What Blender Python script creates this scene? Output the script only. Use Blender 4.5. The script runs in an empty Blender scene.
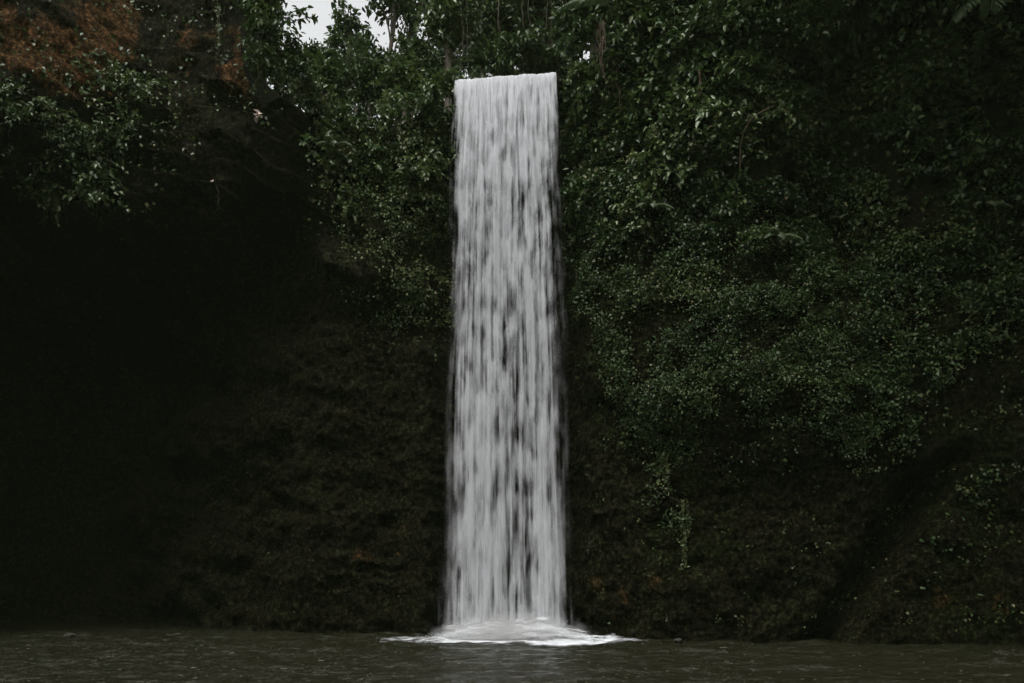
import bpy, math
import numpy as np

C = bpy.context.scene.collection
R = math.radians

# ------------------------------------------------------------------ camera, sky, sun, exposure
F = 796.0; CAMH = 2.4; HOR = 565.0
cd = bpy.data.cameras.new('camera'); cam = bpy.data.objects.new('camera', cd); C.objects.link(cam)
cam.location = (0, 0, CAMH); cam.rotation_euler = (R(90), 0, 0)
cd.sensor_width = 36; cd.lens = F / 1024 * 36; cd.shift_y = (HOR - 341.5) / 1024; cd.clip_end = 1000
bpy.context.scene.camera = cam

SUN_EL, SUN_AZ = 68.0, 208.0        # azimuth the light comes from, degrees from +Y clockwise
w = bpy.data.worlds.new('World'); bpy.context.scene.world = w; w.use_nodes = True
nt = w.node_tree; bg = nt.nodes['Background']
sky = nt.nodes.new('ShaderNodeTexSky'); sky.sky_type = 'NISHITA'; sky.sun_disc = False
sky.sun_elevation = R(SUN_EL); sky.sun_rotation = R(SUN_AZ); sky.dust_density = 5.0; sky.air_density = 1.4
hs = nt.nodes.new('ShaderNodeHueSaturation'); hs.inputs['Saturation'].default_value = 0.08
nt.links.new(sky.outputs[0], hs.inputs['Color']); nt.links.new(hs.outputs[0], bg.inputs[0])
bg.inputs[1].default_value = 0.15
sl = bpy.data.lights.new('overcast_sun', 'SUN'); sl.energy = 1.5; sl.angle = R(25); sl.color = (1, 0.965, 0.90)
so = bpy.data.objects.new('overcast_sun', sl); C.objects.link(so); so.location = (0, 0, 60)
so.rotation_euler = (R(90 - SUN_EL), 0, R(180 - SUN_AZ))
so.rotation_euler = (R(-(90 - SUN_EL)) , 0, R(-SUN_AZ))
sc = bpy.context.scene
sc.view_settings.view_transform = 'Standard'; sc.view_settings.look = 'None'; sc.view_settings.gamma = 1
sc.view_settings.exposure = 0.68
cy = sc.cycles
cy.max_bounces = 5; cy.diffuse_bounces = 2; cy.glossy_bounces = 2; cy.transmission_bounces = 2
cy.transparent_max_bounces = 24; cy.caustics_reflective = False; cy.caustics_refractive = False
cy.use_denoising = True

# ------------------------------------------------------------------ numpy helpers
def ss(a, b, x):
    t = np.clip((np.asarray(x, float) - a) / (b - a), 0, 1); return t * t * (3 - 2 * t)
def _h(ix, iy, iz, seed):
    n = (ix.astype(np.int64) * 374761393 + iy.astype(np.int64) * 668265263 + iz.astype(np.int64) * 2147483647 + seed * 974634777) & 0x7fffffff
    n = ((n ^ (n >> 13)) * 1274126177) & 0x7fffffff
    return ((n ^ (n >> 16)) & 0xffff) / 32767.5 - 1
def noise(x, y, z, seed=0):
    x, y, z = np.broadcast_arrays(np.asarray(x, float), np.asarray(y, float), np.asarray(z, float))
    ix, iy, iz = np.floor(x), np.floor(y), np.floor(z)
    fx, fy, fz = x - ix, y - iy, z - iz
    ux, uy, uz = [f * f * f * (f * (f * 6 - 15) + 10) for f in (fx, fy, fz)]
    r = 0
    for a in (0, 1):
        for b in (0, 1):
            for c in (0, 1):
                r = r + _h(ix + a, iy + b, iz + c, seed) * (ux if a else 1 - ux) * (uy if b else 1 - uy) * (uz if c else 1 - uz)
    return r
def fbm(x, y, z, o=4, seed=0, g=0.5):
    r = 0; a = 1.0
    for k in range(o):
        r = r + a * noise(x * 2 ** k + 17.3 * k, y * 2 ** k, z * 2 ** k, seed + k); a *= g
    return r

def mesh_obj(name, verts, faces, mat=None, parent=None, attrs=None, uv=None, smooth=True, mats=None, midx=None):
    verts = np.asarray(verts, np.float32); faces = np.asarray(faces, np.int32)
    n = faces.shape[1]
    me = bpy.data.meshes.new(name)
    me.vertices.add(len(verts)); me.vertices.foreach_set('co', verts.ravel())
    me.loops.add(faces.size); me.loops.foreach_set('vertex_index', faces.ravel())
    me.polygons.add(len(faces))
    me.polygons.foreach_set('loop_start', np.arange(0, faces.size, n, dtype=np.int32))
    if smooth: me.polygons.foreach_set('use_smooth', np.ones(len(faces), bool))
    me.update(calc_edges=True)
    for k, v in (attrs or {}).items():
        a = me.attributes.new(k, 'FLOAT', 'POINT'); a.data.foreach_set('value', np.asarray(v, np.float32).ravel())
    if uv is not None:
        l = me.uv_layers.new(name='UVMap'); l.data.foreach_set('uv', np.asarray(uv, np.float32)[faces.ravel()].ravel())
    if mat: me.materials.append(mat)
    o = bpy.data.objects.new(name, me); C.objects.link(o)
    if parent: o.parent = parent
    return o
def grid_faces(nr, nc, wrap=False):
    i = np.arange(nr - 1)[:, None]; j = np.arange(nc if wrap else nc - 1)[None, :]
    j2 = (j + 1) % nc
    return np.stack([i * nc + j, i * nc + j2, (i + 1) * nc + j2, (i + 1) * nc + j], -1).reshape(-1, 4)
def tag(o, label=None, cat=None, group=None, kind=None):
    for k, v in (('label', label), ('category', cat), ('group', group), ('kind', kind)):
        if v: o[k] = v
    return o
def empty(name, loc):
    o = bpy.data.objects.new(name, None); C.objects.link(o); o.location = [float(v) for v in loc]; return o
def w3(px, py, Y): return np.array([(px - 512) / F * Y, Y, CAMH + (HOR - py) / F * Y])
def topx(P): return 512 + F * P[..., 0] / P[..., 1], HOR - F * (P[..., 2] - CAMH) / P[..., 1]

# ------------------------------------------------------------------ materials
def newmat(name):
    m = bpy.data.materials.new(name); m.use_nodes = True; t = m.node_tree
    return m, t, t.nodes['Principled BSDF'], t.nodes['Material Output']
def N(t, kind, **kw):
    n = t.nodes.new('ShaderNode' + kind)
    for k, v in kw.items():
        if k in n.inputs: n.inputs[k].default_value = v
        else: setattr(n, k, v)
    return n
def ramp(t, src, stops, interp='LINEAR'):
    r = t.nodes.new('ShaderNodeValToRGB'); e = r.color_ramp.elements; r.color_ramp.interpolation = interp
    while len(e) < len(stops): e.new(0.5)
    for q, (p, c) in zip(e, stops):
        q.position = p; q.color = (*c, 1) if len(c) == 3 else c
    t.links.new(src, r.inputs[0]); return r.outputs[0]
def math_(t, op, a, b=None, clamp=False):
    n = t.nodes.new('ShaderNodeMath'); n.operation = op; n.use_clamp = clamp
    for i, v in enumerate((a, b)):
        if v is None: continue
        if isinstance(v, (int, float)): n.inputs[i].default_value = v
        else: t.links.new(v, n.inputs[i])
    return n.outputs[0]
def mix(t, f, a, b):
    n = t.nodes.new('ShaderNodeMix'); n.data_type = 'RGBA'
    if isinstance(f, (int, float)): n.inputs[0].default_value = f
    else: t.links.new(f, n.inputs[0])
    for i, v in ((6, a), (7, b)):
        if isinstance(v, tuple): n.inputs[i].default_value = (*v, 1)
        else: t.links.new(v, n.inputs[i])
    return n.outputs[2]

def rock_material():
    m, t, b, out = newmat('mossy_rock')
    tc = N(t, 'TexCoord').outputs['Object']
    n1 = N(t, 'TexNoise', Scale=0.9, Detail=8, Roughness=0.65); t.links.new(tc, n1.inputs[0])
    n2 = N(t, 'TexNoise', Scale=5, Detail=12, Roughness=0.82); t.links.new(tc, n2.inputs[0])
    n3 = N(t, 'TexNoise', Scale=30, Detail=4, Roughness=0.7); t.links.new(tc, n3.inputs[0])
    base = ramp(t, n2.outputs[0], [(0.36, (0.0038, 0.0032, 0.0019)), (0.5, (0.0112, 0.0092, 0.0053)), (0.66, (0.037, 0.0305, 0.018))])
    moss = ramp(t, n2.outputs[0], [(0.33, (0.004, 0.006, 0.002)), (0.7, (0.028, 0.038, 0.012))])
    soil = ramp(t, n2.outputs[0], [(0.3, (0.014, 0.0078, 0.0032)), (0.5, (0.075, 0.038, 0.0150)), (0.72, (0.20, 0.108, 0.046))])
    n4 = N(t, 'TexNoise', Scale=8, Detail=5, Roughness=0.75); t.links.new(tc, n4.inputs[0])
    grain = ramp(t, n4.outputs[0], [(0.40, (0.22, .22, .22)), (0.5, (0.7, .7, .7)), (0.58, (1.6, 1.6, 1.6)), (0.68, (3.6, 3.6, 3.6))])
    def gr(col):
        q = N(t, 'Mix'); q.data_type = 'RGBA'; q.blend_type = 'MULTIPLY'; q.inputs[0].default_value = 1.0
        t.links.new(col, q.inputs[6]); t.links.new(grain, q.inputs[7]); return q.outputs[2]
    base, moss, soil = gr(base), gr(moss), gr(soil)
    am = N(t, 'Attribute', attribute_name='moss').outputs['Fac']; asl = N(t, 'Attribute', attribute_name='soil').outputs['Fac']
    mm = math_(t, 'MULTIPLY', am, ramp(t, n1.outputs[0], [(0.40, (0, 0, 0)), (0.62, (1, 1, 1))]))
    c = mix(t, mm, base, moss)
    sm = ramp(t, math_(t, 'ADD', asl, math_(t, 'MULTIPLY', math_(t, 'SUBTRACT', n1.outputs[0], 0.5), 1.6)), [(0.40, (0, 0, 0)), (0.62, (1, 1, 1))])
    c = mix(t, sm, c, soil)
    t.links.new(c, b.inputs['Base Color'])
    b.inputs['Specular IOR Level'].default_value = 0.02
    t.links.new(ramp(t, n3.outputs[0], [(0.3, (0.5, .5, .5)), (0.7, (0.9, .9, .9))]), b.inputs['Roughness'])
    bp = N(t, 'Bump', Strength=1.0, Distance=0.22)
    t.links.new(math_(t, 'ADD', n2.outputs[0], math_(t, 'MULTIPLY', n3.outputs[0], 0.4)), bp.inputs['Height'])
    t.links.new(bp.outputs[0], b.inputs['Normal'])
    return m
ROCK = rock_material()

def leaf_material(name, cols, rough=0.42, spec=0.5, trans=0.22):
    m, t, b, out = newmat(name)
    at = N(t, 'Attribute', attribute_name='tint').outputs['Fac']
    n = len(cols); c = ramp(t, at, [(i / (n - 1), k) for i, k in enumerate(cols)])
    t.links.new(c, b.inputs['Base Color']); b.inputs['Roughness'].default_value = rough
    b.inputs['Specular IOR Level'].default_value = spec
    tr = N(t, 'BsdfTranslucent'); t.links.new(c, tr.inputs[0])
    mx = N(t, 'MixShader'); mx.inputs[0].default_value = trans
    t.links.new(b.outputs[0], mx.inputs[1]); t.links.new(tr.outputs[0], mx.inputs[2]); t.links.new(mx.outputs[0], out.inputs[0])
    return m
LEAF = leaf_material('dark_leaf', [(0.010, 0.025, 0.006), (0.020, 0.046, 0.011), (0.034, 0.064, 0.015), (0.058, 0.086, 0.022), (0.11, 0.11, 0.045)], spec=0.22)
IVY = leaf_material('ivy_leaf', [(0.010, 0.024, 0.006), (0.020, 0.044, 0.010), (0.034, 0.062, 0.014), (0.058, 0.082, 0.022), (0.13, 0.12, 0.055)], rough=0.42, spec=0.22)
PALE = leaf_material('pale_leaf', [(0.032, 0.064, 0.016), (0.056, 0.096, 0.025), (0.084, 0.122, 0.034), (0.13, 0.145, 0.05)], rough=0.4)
FROND = leaf_material('frond_leaf', [(0.035, 0.07, 0.025), (0.06, 0.10, 0.04), (0.09, 0.12, 0.055)], rough=0.4)
DRY = leaf_material('dry_leaf', [(0.10, 0.07, 0.04), (0.2, 0.13, 0.07), (0.5, 0.36, 0.3)], rough=0.7)
def bark_material(name, c0, c1):
    m, t, b, out = newmat(name)
    tc = N(t, 'TexCoord').outputs['Object']
    n = N(t, 'TexNoise', Scale=6, Detail=7, Roughness=0.65)
    mp = N(t, 'Mapping'); mp.inputs['Scale'].default_value = (2, 2, 0.4); t.links.new(tc, mp.inputs[0]); t.links.new(mp.outputs[0], n.inputs[0])
    t.links.new(ramp(t, n.outputs[0], [(0.3, c0), (0.7, c1)]), b.inputs['Base Color']); b.inputs['Roughness'].default_value = 0.85
    bp = N(t, 'Bump', Strength=0.8, Distance=0.05); t.links.new(n.outputs[0], bp.inputs['Height']); t.links.new(bp.outputs[0], b.inputs['Normal'])
    return m
BARK = bark_material('bark', (0.03, 0.024, 0.018), (0.13, 0.10, 0.075))
ROOT = bark_material('root_bark', (0.03, 0.018, 0.009), (0.11, 0.066, 0.034))
STEM = bark_material('green_stem', (0.03, 0.035, 0.015), (0.09, 0.09, 0.045))
STONE = bark_material('wet_stone', (0.006, 0.006, 0.004), (0.035, 0.032, 0.024))

# ------------------------------------------------------------------ gorge wall: plan curve, protrusion, rim
PLAN = np.array([(0, -15), (-13, -13), (-20, -5), (-23, 8), (-25, 20), (-24, 28.5), (-19, 29.3), (-12, 28.9), (-6, 28.7), (-2.3, 29.2), (2.0, 29.2), (3.0, 28.0),
                 (5.5, 27.0), (9.5, 26.1), (13.5, 25.5), (17.0, 24.3), (20, 18), (21, 8), (18.5, -4), (11, -13)], float)  # ring closed behind the camera to keep frontal skylight out
def spline(P, per=200):
    n = len(P); out = []
    tt = np.linspace(0, 1, per, endpoint=False)[:, None]
    for i in range(n):
        a, b, c, d = P[i - 1], P[i], P[(i + 1) % n], P[(i + 2) % n]
        out.append(0.5 * ((2 * b) + (-a + c) * tt + (2 * a - 5 * b + 4 * c - d) * tt ** 2 + (-a + 3 * b - 3 * c + d) * tt ** 3))
    return np.concatenate(out)
PC = spline(PLAN); seg = np.linalg.norm(np.roll(PC, -1, 0) - PC, axis=1)
SL = np.concatenate([[0], np.cumsum(seg)]); LEN = SL[-1]; PCc = np.vstack([PC, PC[:1]])
def plan(s):
    s = np.mod(s, LEN); return np.interp(s, SL, PCc[:, 0]), np.interp(s, SL, PCc[:, 1])
def plan_n(s):
    x1, y1 = plan(s - 1.2); x2, y2 = plan(s + 1.2); tx, ty = x2 - x1, y2 - y1; l = np.hypot(tx, ty) + 1e-9
    return ty / l, -tx / l            # points into the gorge (the plan runs clockwise)
def front(s):                          # weight of the wall in front of the camera
    x, y = plan(s); return ss(17, 23, y)
def rim(s):
    x, y = plan(s); f = front(s)
    left = 19.0 + 9.5 * ss(-9.0, -11.5, x)
    lip = 19.60 + 0.06 * (x + 2)
    z = np.where(x < -2.15, left, np.where(x < 1.75, lip, 20.1 + 0.45 * ss(1.75, 2.2, x) + 10 * ss(3.0, 4.6, x)))
    z = z * f + (1 - f) * (29 + 2 * np.sin(s * 0.3))  # unseen side and back walls raised to cut off low skylight
    return z
def protrude(s, z):
    x, y = plan(s); f = front(s)
    fall = ss(-3.2, -2.3, x) * (1 - ss(1.9, 2.5, x)) * f
    L = ss(-3.0, -4.5, x) * f; Rr = ss(2.0, 3.2, x) * f
    d = np.zeros(np.broadcast(s, z).shape)
    wob = 0.7 * noise(x * 0.35, z * 0, 0 * z, 5) + 0.5 * noise(x * 1.3, z * 0, 0 * z, 6)
    # left: cave below a ledge near z 16, strata above it, a leaning soil slope on top
    ledge = 15.9 + wob + 0.05 * (x + 8) - 2.6 * ss(-8.5, -5.5, x)
    cave = (0.45 + 5.0 * np.clip((-6.5 - (x + 1.6 * noise(z * 0.4, x * 0.3, 0 * z, 8) + 0.5 * noise(z * 1.3, x * 0.9, 0 * z, 18))) / 11.0, 0, 1) ** 1.2) * (1 - ss(ledge - 2.2, ledge, z)) * ss(-2.2, -0.6 , z)
    d += L * (-0.4 + 1.5 * ss(ledge - 1.6, ledge + 0.2, z) * (0.30 + 0.70 * ss(-7, -10.5, x)) - 0.3 * ss(ledge + 0.4, ledge + 3.2, z) - cave)
    d -= L * ss(-8.5, -6.5, x) * np.clip(z - ledge, 0, 8) * 0.22
    d -= L * ss(-7, -12, x) * np.clip(z - 18.0, 0, 20) * 0.30
    d += L * ss(-13, -17, x) * 2.0 * ss(14, 17, z)
    # right: ivy bulge, set back foot, darker hollow high on the right
    d += Rr * (0.9 * np.exp(-((x - 8) / 4.5) ** 2) * ss(5.0, 8.5, z + 0.15 * (x - 8)) - 0.06 * np.clip(z - 8, 0, 30))
    d += Rr * (-1.6 * np.exp(-(((x - 11.0) / 1.8) ** 2)) * ss(10, 14, z))
    d += Rr * 3.0 * ss(19.5, 23.5, z + 0.12 * (x - 14)) * ss(9, 13, x)  # overhang above the view, added to shade the far right wall
    # a dark diagonal cleft in the right foot
    cx = 12.9 - (z - 2.2) * (-0.55)
    d -= Rr * 2.0 * np.exp(-((x - (10.9 + (z - 1.0) * 0.62)) / 0.5) ** 2) * (1 - ss(4.6, 6.4, z))
    # wall behind the fall
    d += fall * (0.65 * ss(18.8, 19.75, z) - 0.5 * (1 - ss(17, 19, z)))
    # side and back walls lean back a little
    d -= (1 - f) * 0.12 * np.clip(z - 3, 0, 40)
    # roughness
    amp = (1 - 0.75 * fall * ss(17.5, 19.2, z))
    nz = 0.95 * fbm(x * 0.22, z * 0.3, y * 0.22, 3, 11) + 0.42 * fbm(x * 0.9, z * 1.2, y * 0.9, 4, 31)
    rd = 1 - np.abs(fbm(x * 0.45, z * 0.8, y * 0.45, 4, 71))
    strata = np.abs(np.mod(z * 1.1 + 0.9 * noise(x * 0.25, z * 0.3, 0, 9) + 0.25 * noise(x * 1.5, z, 0, 19) + 0.12 * x, 1.0) - 0.5)
    nz += 0.5 * (rd - 0.6) + 0 + 0.2 * (strata - 0.25)
    sd = z * 1.15 + 0.38 * x + 0.7 * noise(x * 0.3, z * 0.3, 0 * z, 9) + 0.22 * noise(x * 1.3, z * 0.8, 0 * z, 19); sf_ = np.floor(sd); fr2 = sd - sf_
    saw = fr2 ** 1.6 * (1 - ss(0.86, 1.0, fr2)) * (0.35 + 0.65 * (noise(sf_ * 3.7, x * 0.6, 0 * z, 23) > -0.3))
    d += L * saw * (0.75 * ss(14.5, 15.8, z) * (1 - ss(18.8, 20, z)) * ss(-5.5, -7.0, x) + 0.05 * (1 - ss(14.5, 15.8, z)) + 0.25 * ss(18.8, 20, z))
    q = 2.2 * fbm(x * 0.55 + 0.3 * z, z * 0.9, y * 0.5, 3, 45); fl = np.floor(q); terr = (fl + ss(0.55, 1.0, q - fl)) / 2.2
    q = 2.0 * fbm(x * 1.6, z * 2.1 + 0.4 * x, y * 1.6, 2, 47); fl = np.floor(q); ter2 = (fl + ss(0.6, 1.0, q - fl)) / 2.0
    fr = 1 - np.abs(fbm(x * 2.3 + 0.8 * z, z * 1.7, y * 2.3, 3, 53))
    d += amp * (nz * 0.20 + 0.16 * terr + 0.06 * ter2 + 0.05 * (fr - 0.6) + 0.06 * fbm(x * 4.6, z * 5.0, y * 4.6, 2, 51))
    return d
def wall(s, z):
    s, z = np.broadcast_arrays(np.asarray(s, float), np.asarray(z, float))
    x, y = plan(s); nx, ny = plan_n(s); d = protrude(s, z)
    return np.stack([x + nx * d, y + ny * d, z + 0.12 * noise(x * 0.8, z * 0.8, y * 0.8, 3) * (z < rim(s) - 0.6)], -1)
def wall_n(s, z):
    e = 0.25; a = wall(s + e, z) - wall(s - e, z); b = wall(s, z + e) - wall(s, z - e)
    n = np.cross(b, a); n /= np.linalg.norm(n, axis=-1, keepdims=True) + 1e-9
    x, y = plan(s); nx, ny = plan_n(s); sg = np.sign(n[..., 0] * nx + n[..., 1] * ny); return n * sg[..., None]
x_, y_ = plan(np.linspace(0, LEN, 4000)); f_ = y_ > 17
sf = np.linspace(0, LEN, 4000)[f_]; S0, S1 = sf.min(), sf.max()
SV = np.concatenate([np.arange(0, S0, 0.6), np.arange(S0, S1, 0.075), np.arange(S1, LEN - 0.3, 0.6)])
NZ = 300
TZ = np.linspace(0, 1, NZ)
def s_of_x(x): # arc position of the front wall at plan x
    xs, _ = plan(sf); return np.interp(x, xs, sf)

rims = rim(SV); TA, TB_ = np.linspace(0, 1, 230)[:, None], np.linspace(0, 1, 90)[1:, None]
zz = np.concatenate([-1.0 + 19.8 * TA + 0 * rims[None, :], 18.8 + (rims[None, :] - 18.8) * TB_]); NZ = len(zz)
V = wall(SV[None, :], zz); px, py = topx(V); inf = (V[..., 1] > 5)
blob = lambda cx, cy_, rx, ry: np.exp(-((px - cx) / rx) ** 2 - ((py - cy_) / ry) ** 2)
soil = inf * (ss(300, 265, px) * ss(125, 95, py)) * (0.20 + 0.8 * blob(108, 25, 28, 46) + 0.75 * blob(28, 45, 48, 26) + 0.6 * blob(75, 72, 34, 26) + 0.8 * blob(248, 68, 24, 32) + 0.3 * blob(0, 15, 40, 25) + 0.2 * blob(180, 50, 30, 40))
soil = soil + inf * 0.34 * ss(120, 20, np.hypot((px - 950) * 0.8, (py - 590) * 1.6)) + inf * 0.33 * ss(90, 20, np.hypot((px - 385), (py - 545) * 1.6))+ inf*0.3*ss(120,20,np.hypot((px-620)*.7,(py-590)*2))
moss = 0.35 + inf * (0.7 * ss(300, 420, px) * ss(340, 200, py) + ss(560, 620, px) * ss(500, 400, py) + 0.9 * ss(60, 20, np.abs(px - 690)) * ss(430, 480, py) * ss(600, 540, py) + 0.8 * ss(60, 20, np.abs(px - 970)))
soil = soil + (1 - inf) * 0.2
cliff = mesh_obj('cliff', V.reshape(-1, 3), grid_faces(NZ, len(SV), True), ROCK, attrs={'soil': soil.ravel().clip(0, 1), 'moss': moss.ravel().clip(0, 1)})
tag(cliff, 'dark undercut rock cliff ringing the pool', None, None, 'structure')

# forest floor: from the rim outwards, rising
nx, ny = plan_n(SV); top = V[-1]
offs = np.array([0, 0.5, 1.1, 2, 3.2, 5, 7.5, 11, 16, 24, 36, 60])
rows = []
for k, o in enumerate(offs):
    P = top.copy(); x0, y0 = plan(SV)
    P[:, 0] -= nx * o * (1 if o < 8 else 1.0); P[:, 1] -= ny * o
    ch = ss(2.6, 1.6, np.abs(x0 + 0.2)) * (y0 > 20)
    hill = (x0 < -7.5) * (y0 > 20); P[:, 2] -= hill * np.minimum(np.maximum(P[:, 2] - 22.6, 0), 1.3 * o)
    rise = 0.25 * o * (1 - 0.6 * hill) + 0.5 * fbm(P[:, 0] * 0.3, P[:, 1] * 0.3, 0, 3, 40) * min(o, 2) - 0
    P[:, 2] += rise * (1 - ch) + ch * 0.02 * o - (0.35 * ch if k > 0 else 0)
    rows.append(P)
FV = np.stack(rows)
ff = mesh_obj('forest_floor', FV.reshape(-1, 3), grid_faces(len(offs), len(SV), True), ROCK, attrs={'soil': np.full(FV.shape[:2], 0.3).ravel(), 'moss': np.full(FV.shape[:2], 0.8).ravel()})
tag(ff, 'leaf littered forest ground above the cliff', None, None, 'structure')
def floor_z(x, y):
    return 20.0 + 0.25 * max(0, y - 29.5) - (0.6 if abs(x) < 2.0 else 0)

# ------------------------------------------------------------------ pool
def water_material():
    m, t, b, out = newmat('pool_water')
    tc = N(t, 'TexCoord').outputs['Object']
    b.inputs['Base Color'].default_value = (0.012, 0.012, 0.006, 1)
    b.inputs['Roughness'].default_value = 0.07; b.inputs['IOR'].default_value = 1.33
    n1 = N(t, 'TexNoise', Scale=3.2, Detail=5, Roughness=0.6); t.links.new(tc, n1.inputs[0])
    n2 = N(t, 'TexNoise', Scale=14, Detail=3, Roughness=0.6); t.links.new(tc, n2.inputs[0])
    bp = N(t, 'Bump', Strength=1.0, Distance=0.15)
    t.links.new(math_(t, 'ADD', n1.outputs[0], math_(t, 'MULTIPLY', n2.outputs[0], 0.3)), bp.inputs['Height'])
    t.links.new(bp.outputs[0], b.inputs['Normal'])
    return m
WATER = water_material()
xs = np.concatenate([np.linspace(-27, -21, 12, endpoint=False), np.arange(-21, 18, 0.11), np.linspace(18, 24, 12)])
ys = np.concatenate([np.linspace(-16, 12, 60, endpoint=False), np.arange(12, 31, 0.07), np.linspace(31.1, 37, 12)])
X, Y = np.meshgrid(xs, ys)
def wz(X, Y):
    rr = np.hypot(X + 0.1, Y - 27.5)
    return -0.13 + 0.06 * fbm(X * 0.7, Y * 1.6, 0, 4, 60) + 0.028 * np.sin(rr * 3.6 + 1.8 * noise(X * 0.5, Y * 0.5, 0, 61)) * np.exp(-rr / 9) + 0.02 * fbm(X * 2.4, Y * 5, 0, 2, 63)
Z = wz(X, Y)
pool = mesh_obj('pool_water', np.stack([X, Y, Z], -1).reshape(-1, 3), grid_faces(len(ys), len(xs)), WATER)
tag(pool, 'murky olive plunge pool with small ripples', None, None, 'structure')
xs = np.linspace(-24, 24, 70); ys = np.linspace(-17, 12, 60); X, Y = np.meshgrid(xs, ys)
Z = 1.1 - 1.9 * ss(0, 10, Y) + 0.12 * fbm(X, Y, 0, 4, 66)
bank = mesh_obj('gravel_bank', np.stack([X, Y, Z], -1).reshape(-1, 3), grid_faces(60, 70), ROCK, attrs={'soil': np.full(X.size, 0.25), 'moss': np.full(X.size, 0.2)})
tag(bank, 'dark gravel bank at the near side of the pool', None, None, 'structure')

# ------------------------------------------------------------------ leaves
def leaves(P, U, Nn, size, width=0.75, fold=0.18, droop=0.25, rng=None):
    """P base points, U direction from base to tip, Nn face normal (all n x 3); two folded quads per leaf"""
    U = U / (np.linalg.norm(U, axis=1, keepdims=True) + 1e-9)
    S = np.cross(U, Nn); S /= np.linalg.norm(S, axis=1, keepdims=True) + 1e-9
    Nn = np.cross(S, U); z = size[:, None]; wd = np.broadcast_to(width, size.shape)[:, None] * z * 0.5
    a = P; tip = P + U * z - Nn * z * droop
    mid1 = P + U * z * 0.28; mid2 = P + U * z * 0.68 - Nn * z * droop * 0.35
    l1 = mid1 + S * wd + Nn * z * fold; r1 = mid1 - S * wd + Nn * z * fold
    l2 = mid2 + S * wd * 0.72 + Nn * z * fold * 0.7; r2 = mid2 - S * wd * 0.72 + Nn * z * fold * 0.7
    Vv = np.stack([a, l1, l2, tip, r2, r1], 1).reshape(-1, 3)
    k = np.arange(len(P))[:, None] * 6
    Fc = np.concatenate([k + np.array([0, 1, 2, 3]), k + np.array([0, 3, 4, 5])])
    return Vv, Fc
class LB:
    def __init__(s): s.v, s.f, s.t, s.n = [], [], [], 0
    def add(s, V, Fc, tint):
        s.v.append(V); s.f.append(Fc + s.n); s.n += len(V); s.t.append(np.repeat(tint, len(V) // len(tint)))
    def build(s, name, mat, parent=None):
        v = np.concatenate(s.v)
        if parent: v = v - np.array(parent.location)
        return mesh_obj(name, v, np.concatenate(s.f), mat, parent, attrs={'tint': np.concatenate(s.t)}, smooth=False)
def tube(path, rad, sides=6):
    path = np.asarray(path, float); rad = np.broadcast_to(np.asarray(rad, float), (len(path),))
    T = np.gradient(path, axis=0); T /= np.linalg.norm(T, axis=1, keepdims=True) + 1e-9
    ref = np.where(np.abs(T[:, 2:3]) > 0.9, [[1.0, 0, 0]], [[0, 0, 1.0]])
    A = np.cross(T, ref); A /= np.linalg.norm(A, axis=1, keepdims=True) + 1e-9; B = np.cross(T, A)
    an = np.linspace(0, 2 * np.pi, sides, endpoint=False)
    Vv = path[:, None] + rad[:, None, None] * (np.cos(an)[None, :, None] * A[:, None] + np.sin(an)[None, :, None] * B[:, None])
    return Vv.reshape(-1, 3), grid_faces(len(path), sides, True)
class TB:
    def __init__(s): s.v, s.f, s.n = [], [], 0
    def add(s, path, rad, sides=6):
        V, Fc = tube(path, rad, sides); s.v.append(V); s.f.append(Fc + s.n); s.n += len(V)
    def build(s, name, mat, parent=None):
        v = np.concatenate(s.v)
        if parent: v = v - np.array(parent.location)
        return mesh_obj(name, v, np.concatenate(s.f), mat, parent)
UP = np.array([0, 0, 1.0])
def rnd(rng, n, k=3): return rng.normal(size=(n, k))

def wall_leaves(rng, n, smin, smax, zmin, zmax, mask, size, out=0.35, lump=0.5, cluster=1, spread=0.25, tint=(0.1, 0.7), up=0.9):
    """leaves growing on the wall; mask(px, py) -> probability; size(px, py) -> metres"""
    s = rng.uniform(smin, smax, n); z = rng.uniform(zmin, zmax, n)
    P = wall(s, z); px, py = topx(P)
    prob = mask(px, py)
    x, y = plan(s); gap = noise(x * 1.1, z * 1.3, y * 1.1, 90) + 0.6 * noise(x * 3, z * 3, 0, 91)
    keep = (rng.uniform(size=n) < prob * np.clip(0.5 + 1.25 * gap, 0.04, 1)) & (z < rim(s))
    s, z, P = s[keep], z[keep], P[keep]; Nw = wall_n(s, z)
    off = out * (0.25 + 0.75 * rng.uniform(size=len(s))) + lump * np.clip(0.3 + noise(P[:, 0] * 0.9, P[:, 1] * 0.9, P[:, 2] * 1.1, 92), 0, 2)
    P = P + Nw * off[:, None]
    P = np.repeat(P, cluster, 0); Nw = np.repeat(Nw, cluster, 0); m = len(P)
    cid = np.repeat(rng.uniform(size=len(s)), cluster)
    P = P + rnd(rng, m) * spread * np.array([1, 0.6, 0.7])
    px, py = topx(P); sz = size(px, py) * rng.uniform(0.6, 1.35, m)
    nn = Nw * 0.55 + UP * up + rnd(rng, m) * 0.38
    uu = Nw * 0.6 - UP * 0.55 + rnd(rng, m) * 0.65
    V, Fc = leaves(P, uu, nn, sz, width=rng.uniform(0.6, 0.95, m), fold=0.12, droop=0.22)
    tt = (tint[0] + (tint[1] - tint[0]) * (0.5 * rng.uniform(size=m) + 0.5 * cid)).clip(0, 1)
    tt = (tt + 0.28 * noise(P[:, 0] * 0.5, P[:, 1] * 0.5, P[:, 2] * 0.6, 95)).clip(0, 1)
    tt = np.where(rng.uniform(size=m) < 0.015, 1.0, tt)
    return V, Fc, tt

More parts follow.
